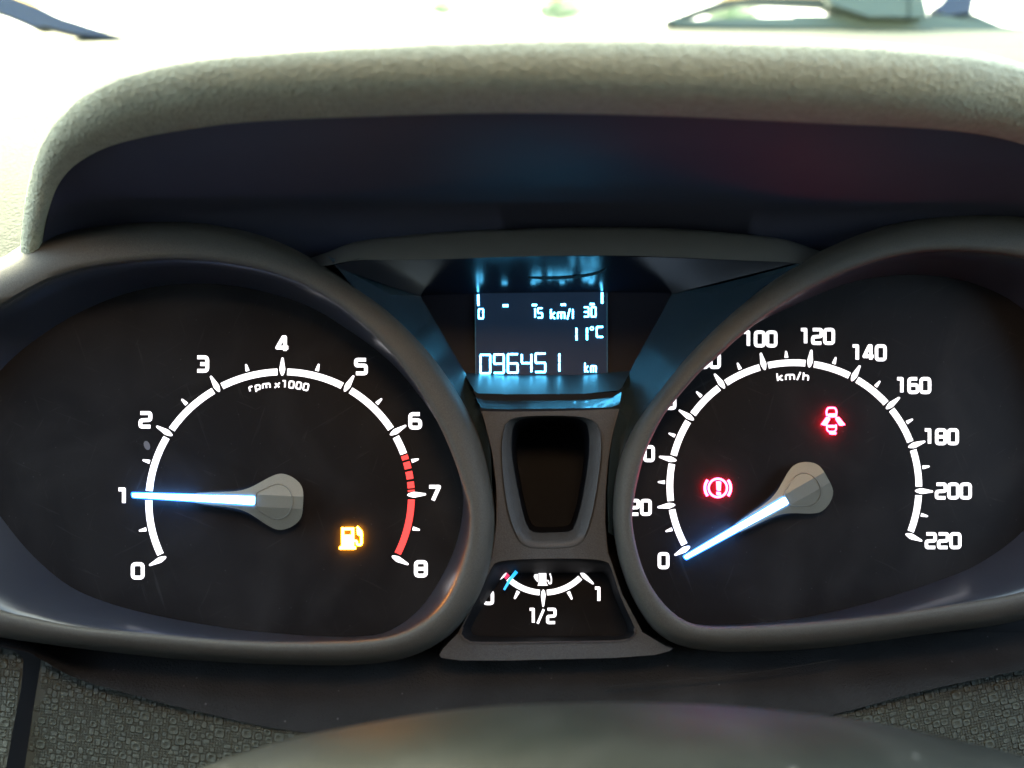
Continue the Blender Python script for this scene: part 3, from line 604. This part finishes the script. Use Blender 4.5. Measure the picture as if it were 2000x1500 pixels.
# pebble grained panels
def inside(p, poly):
    c = False
    for i in range(len(poly)):
        a, b = poly[i-1], poly[i]
        if (a[1] > p[1]) != (b[1] > p[1]) and p[0] < (b[0]-a[0])*(p[1]-a[1])/(b[1]-a[1])+a[0]: c = not c
    return c
def pebbles(poly, YF, cell, ang, seed):
    rnd = random.Random(seed); mb = MB(); ca, sa = math.cos(ang), math.sin(ang)
    x0 = min(p[0] for p in poly); x1 = max(p[0] for p in poly); y0 = min(p[1] for p in poly); y1 = max(p[1] for p in poly)
    nx = int((x1-x0)/cell)+30; ny = int((y1-y0)/cell)+60; occ = np.zeros((nx, ny), bool)
    def P(i, j): a = (i-10)*cell; b = (j-40)*cell*.93; return (x0+a*ca-b*sa, y0+a*sa+b*ca)
    items = []
    for w_, h_, cnt in ((4, 4, nx*ny//90), (3, 3, nx*ny//26), (2, 3, nx*ny//22), (3, 2, nx*ny//22), (2, 2, nx*ny//9), (1, 2, nx*ny//9), (2, 1, nx*ny//9)):
        for _ in range(cnt):
            i = rnd.randrange(nx-w_); j = rnd.randrange(ny-h_)
            if not occ[i:i+w_, j:j+h_].any(): occ[i:i+w_, j:j+h_] = True; items.append((i, j, w_, h_))
    for i in range(nx):
        for j in range(ny):
            if not occ[i, j]: items.append((i, j, 1, 1))
    for i, j, w_, h_ in items:
        g = .09; jx, jy = rnd.uniform(-.08, .08), rnd.uniform(-.08, .08)
        cx, cy = i+w_/2+jx, j+h_/2+jy; a, b = w_/2-g, h_/2-g
        if not all(inside(P(cx+dx*w_*.5, cy+dy*h_*.5), poly) for dx in (-1, 1) for dy in (-1, 1)): continue
        r_ = min(a, b)*rnd.uniform(.35, .6)
        ol = []
        for qx, qy in ((1, 1), (-1, 1), (-1, -1), (1, -1)):
            q = [(a, b-r_), (a-r_*.3, b-r_*.3), (a-r_, b)]
            q = [(qx*x, qy*y) for x, y in q]
            if qx*qy < 0: q.reverse()
            ol += q
        def ring(k, hh): return [U(*P(cx+x*k, cy+y*k), YF(*P(cx+x*k, cy+y*k))-hh) for x, y in ol]
        H = rnd.uniform(.07, .17)*(1+.12*max(w_, h_))
        loops = [ring(1, -1.4), ring(1, -.05), ring(.88, H)]
        if w_ == h_ and w_ >= 3:
            rr = lambda k, hh: [U(*P(cx+math.cos(math.atan2(y, x))*k*a, cy+math.sin(math.atan2(y, x))*k*a), YF(*P(cx, cy))-hh) for x, y in ol]
            loops += [rr(.56, H), rr(.46, H*.35)]; mb.loft(loops); mb.add(rr(.46, H*.35), [tuple(range(12))])
        else:
            mb.loft(loops); mb.add(ring(.88, H), [tuple(range(12))])
    return mb
def pebpanel(poly, YF, name, label, cell, ang, seed):
    t = thing(name, label, 'dashboard panel', U(*poly[0], YF(*poly[0])))
    b_ = MB(); ys = np.linspace(min(p[1] for p in poly)+.5, max(p[1] for p in poly)-.5, 44); rows = []
    for y in ys:
        xs_ = sorted(a[0]+(b[0]-a[0])*(y-a[1])/(b[1]-a[1]) for a, b in zip(poly, poly[1:]+poly[:1]) if (a[1] > y) != (b[1] > y))
        rows.append([U(xs_[0]+(xs_[-1]-xs_[0])*k/12, y, YF(0, y)+.35) for k in range(13)])
    b_.loft(rows, False)
    obj('panel_base', b_, M_pebbase, t)
    obj('pebble_grain', pebbles(poly, YF, cell, ang, seed), M_pebble, t, sharp=50, kind='stuff')
YFl = lambda x, y: -4.5-(y-1290)*.048
YFr = lambda x, y: -5-(y-1290)*.048
pebpanel([(82,1280),(150,1312),(300,1356),(400,1380),(550,1412),(720,1430),(900,1450),(900,1620),(36,1620),(48,1500),(66,1380)], YFl, 'pebbled_panel', 'olive pebble-grained dash panel right of the black gap, lower left', 5.3, .12, 3)
pebpanel([(-160,1235),(-60,1248),(30,1272),(46,1285),(42,1340),(26,1420),(8,1520),(-6,1620),(-160,1620)], lambda x, y: -6-(y-1290)*.07, 'pebbled_panel', 'narrow pebble-grained panel left of the black gap, in the lower left corner', 5.3, .10, 5)
pebpanel([(1500,1400),(1650,1378),(1800,1338),(2000,1295),(2200,1255),(2200,1620),(1400,1620)], YFr, 'pebbled_panel', 'pebble-grained dash panel at the lower right behind the column shroud', 5.3, -.22, 9)
# ------------------------------------------------------------------ steering column shroud
ct = crom([(-200,1780),(150,1620),(380,1505),(550,1448),(700,1416),(900,1385),(1100,1373),(1300,1373),(1500,1385),(1700,1410),(1850,1442),(2000,1480),(2250,1580),(2500,1760)], False, 6)
def crow(dy, Y, k=1): return [U(1180+(p[0]-1180)*k, p[1]+dy, Y+ (abs(p[0]-1180)/1000)**2*14) for p in ct]
mb = MB(); mb.loft([crow(60, -40), crow(12, -84), crow(0, -90), crow(1, -96), crow(14, -112), crow(45, -128), crow(110, -142), crow(260, -155)], False)
obj('column_shroud', mb, M_column, None, U(1150, 1450, -100), sharp=80, label='grey-green steering column shroud, out of focus along the bottom edge', category='column shroud')

# ------------------------------------------------------------------ windscreen, wiper, pillar, bonnet, outside
def bar(pts, D, thick=10):
    mb = MB(); a = [V(x, y, D) for x, y in pts]; mb.prism(a, FWD*thick); return mb
IW = TILT.inverted()
def Wd(x, y, z):   # world metres relative to the camera -> cluster mm
    c = TILT @ (CAM*.001); return IW @ (Vector((c.x+x, c.y+y, c.z+z)))*1000
mb = MB(); q = [Wd(-.8, .72, -.11), Wd(.8, .72, -.11), Wd(.65, .02, .40), Wd(-.65, .02, .40)]
rows = [[q[0].lerp(q[1], i/8)+(q[3].lerp(q[2], i/8)-q[0].lerp(q[1], i/8))*(j/4) for i in range(9)] for j in range(5)]
mb.loft(rows, False); obj('windscreen', mb, M_glass, None, Wd(0, .6, -.11), label='green tinted windscreen glass in front of the dashboard', category='windscreen')
wip = thing('windscreen_wiper', 'parked wiper with arm and blade beyond the windscreen, top right', 'wiper', V(1860, 40, 760))
obj('blade', bar([(1300,41),(1420,36),(1548,33),(1552,30),(1700,30),(1840,30),(1960,50),(2010,58),(1960,66),(1800,59),(1600,54),(1400,52),(1320,49)], 760), M_wiper, wip)
obj('blade_shadow', bar([(1320,50),(1500,53),(1700,58),(1850,62),(1960,66),(1918,76),(1850,72),(1740,60),(1650,62),(1560,57),(1400,54)], 770), M_wiperb, wip)  # dark strip standing in for the shadow below the blade
obj('blade_spring', bar([(1303,40),(1360,18),(1410,1),(1470,-6),(1600,-4),(1612,4),(1650,12),(1660,30),(1640,28),(1606,10),(1530,6),(1450,4),(1400,14),(1330,38)], 764), M_wiperb, wip)
obj('arm', bar([(1608,-20),(1800,-20),(1812,28),(1800,34),(1730,32),(1700,33),(1660,20),(1625,8)], 745), M_wiper, wip)
obj('arm_joint', bar([(1774,-20),(1778,-20),(1778,34),(1774,34)], 744), M_wiperb, wip)
obj('pivot_bracket', bar([(1820,18),(1838,6),(1860,-20),(1905,-20),(1898,24),(1880,26),(1850,30)], 775), M_pillar, wip)
mb = bar([(1815,36),(1850,14),(1900,26),(1965,54),(2120,58),(2120,66),(1950,66),(1830,52)], 785, 14)
obj('cowl_cover', mb, M_cowl, None, V(1900, 60, 785), label='grey cowl moulding below the wiper pivot, top right', category='cowl')
obj('windscreen_pillar', bar([(-60,-24),(22,-7),(78,15),(115,33),(250,77),(150,66),(90,51),(66,52),(0,24),(-60,6)], 640, 12), M_pillar, None, V(60, 30, 640), label='dark blue-grey tapered bar at the windscreen edge, top left corner', category='pillar')
mb = MB(); mb.loft([[Wd(x, .80, -.085-.02*abs(x)) for x in (-.8, -.4, 0, .4, .8)], [Wd(x, 1.2, -.055-.02*abs(x)) for x in (-.8, -.4, 0, .4, .8)], [Wd(x, 1.7, -.06-.02*abs(x)) for x in (-.8, -.4, 0, .4, .8)], [Wd(x, 1.95, -.12-.02*abs(x)) for x in (-.8, -.4, 0, .4, .8)], [Wd(x, 2.0, -.5) for x in (-.8, -.4, 0, .4, .8)]], False)
obj('bonnet', mb, M_bonnet, None, Wd(0, 1, -.1), label='pale overexposed car bonnet beyond the windscreen', category='bonnet')
mb = MB(); g = 600; mb.poly([Wd(-g, -g, -1.05), Wd(g, -g, -1.05), Wd(g, g, -1.05), Wd(-g, g, -1.05)]); obj('ground', mb, M_ground, None, Wd(0, 0, -1.05), kind='structure')
def tree(px, py, D, rw, seed, lab):
    c = V(px, py, D); rnd = random.Random(seed); gz = (TILT @ (c*.001)).z; base = TILT @ (c*.001); cw = TILT @ (CAM*.001)
    t = thing('tree', lab, 'tree', IW @ Vector((base.x, base.y, cw.z-1.05))*1000, 'trees beyond the bonnet')
    mb = MB()
    ls = []
    for k, (zz, r_) in enumerate(((cw.z-1.05, .06), (base.z-.3, .04), (base.z+.05, .02))):
        ls.append([IW @ Vector((base.x+r_*math.cos(a), base.y+r_*math.sin(a), zz))*1000 for a in np.linspace(0, 2*math.pi, 8, endpoint=False)])
    mb.loft(ls); obj('trunk', mb, M_bark, t)
    mb = MB()
    for _ in range(700):
        while True:
            q = Vector((rnd.uniform(-1, 1), rnd.uniform(-1, 1), rnd.uniform(-1, 1)))
            if q.length < 1: break
        p = base+Vector((q.x*rw, q.y*rw, q.z*rw*.42+rw*.12)); s = rnd.uniform(.04, .10)*rw
        a = Vector((rnd.uniform(-1, 1), rnd.uniform(-1, 1), rnd.uniform(-1, 1))).normalized()*s; b = a.orthogonal().normalized()*s
        mb.add([IW @ (p+a)*1000, IW @ (p+b)*1000, IW @ (p-a)*1000, IW @ (p-b)*1000], [(0, 1, 2, 3)])
    obj('crown', mb, M_leaf, t)
tree(1095, 28, 14000, .42, 1, 'small green tree seen over the bonnet, nearer the middle')
tree(1430, 34, 14000, .42, 2, 'small green tree seen through the wiper frame')
tree(862, 22, 17000, .3, 4, 'faint far tree left of the middle, at the top edge')
# ------------------------------------------------------------------ car body round the driver: roof, doors, seats behind the view
mb = MB(); mb.loft([[Wd(x, .06, .385-.03*abs(x)) for x in (-.7, -.35, 0, .35, .7)], [Wd(x, -.3, .44-.05*abs(x)) for x in (-.72, -.35, 0, .35, .72)], [Wd(x, -1.5, .42-.05*abs(x)) for x in (-.72, -.35, 0, .35, .72)], [Wd(x, -1.9, .0) for x in (-.72, -.35, 0, .35, .72)], [Wd(x, -1.9, -.7) for x in (-.72, -.35, 0, .35, .72)]], False)
obj('headliner', mb, M_headl, None, Wd(0, -.5, .4), kind='structure')
for s in (-1, 1):
    mb = MB(); mb.loft([[Wd(s*.74, y, -.03) for y in (-1.9, -.5, .3, .8)], [Wd(s*.76, y, -.9) for y in (-1.9, -.5, .3, .8)]], False)
    mb.loft([[Wd(s*.74, -.55, -.05), Wd(s*.74, -.42, -.05)], [Wd(s*.68, -.55, .42), Wd(s*.68, -.42, .42)]], False)
    mb.loft([[Wd(s*.745, y, -.03) for y in (-1.9, -1.1, -.38)], [Wd(s*.68, y, .42) for y in (-1.9, -1.1, -.38)]], False)  # rear side windows closed off here to cut the fill light
    obj('door', mb, M_cabin, None, Wd(s*.75, 0, -.5), label=('left' if s < 0 else 'right')+' front door trim with rear window closed to cut light, outside the view', category='door', kind='structure')
mb = MB(); mb.loft([[Wd(x, .75, -.75) for x in (-.8, .8)], [Wd(x, -1.9, -.75) for x in (-.8, .8)]], False); obj('cabin_floor', mb, M_cabin, None, Wd(0, -.5, -.75), kind='structure')
lamp = MB(); lamp.loft([[Wd(.05+.13*math.cos(a)*k, -.09+.075*math.sin(a)*k, z-.02) for a in np.linspace(0, 2*math.pi, 20, endpoint=False)] for k, z in ((1.05, .42), (1, .405), (.8, .40))]); lamp.poly([Wd(.05+.104*math.cos(a), -.09+.06*math.sin(a), .38) for a in np.linspace(0, 2*math.pi, 20, endpoint=False)])
obj('dome_lamp', lamp, M_lamp, None, Wd(.05, -.05, .39), label='warm courtesy lamp in the roof lining above the driver', category='lamp')
for o in bpy.data.objects:
    if '_base' in o: del o['_base']
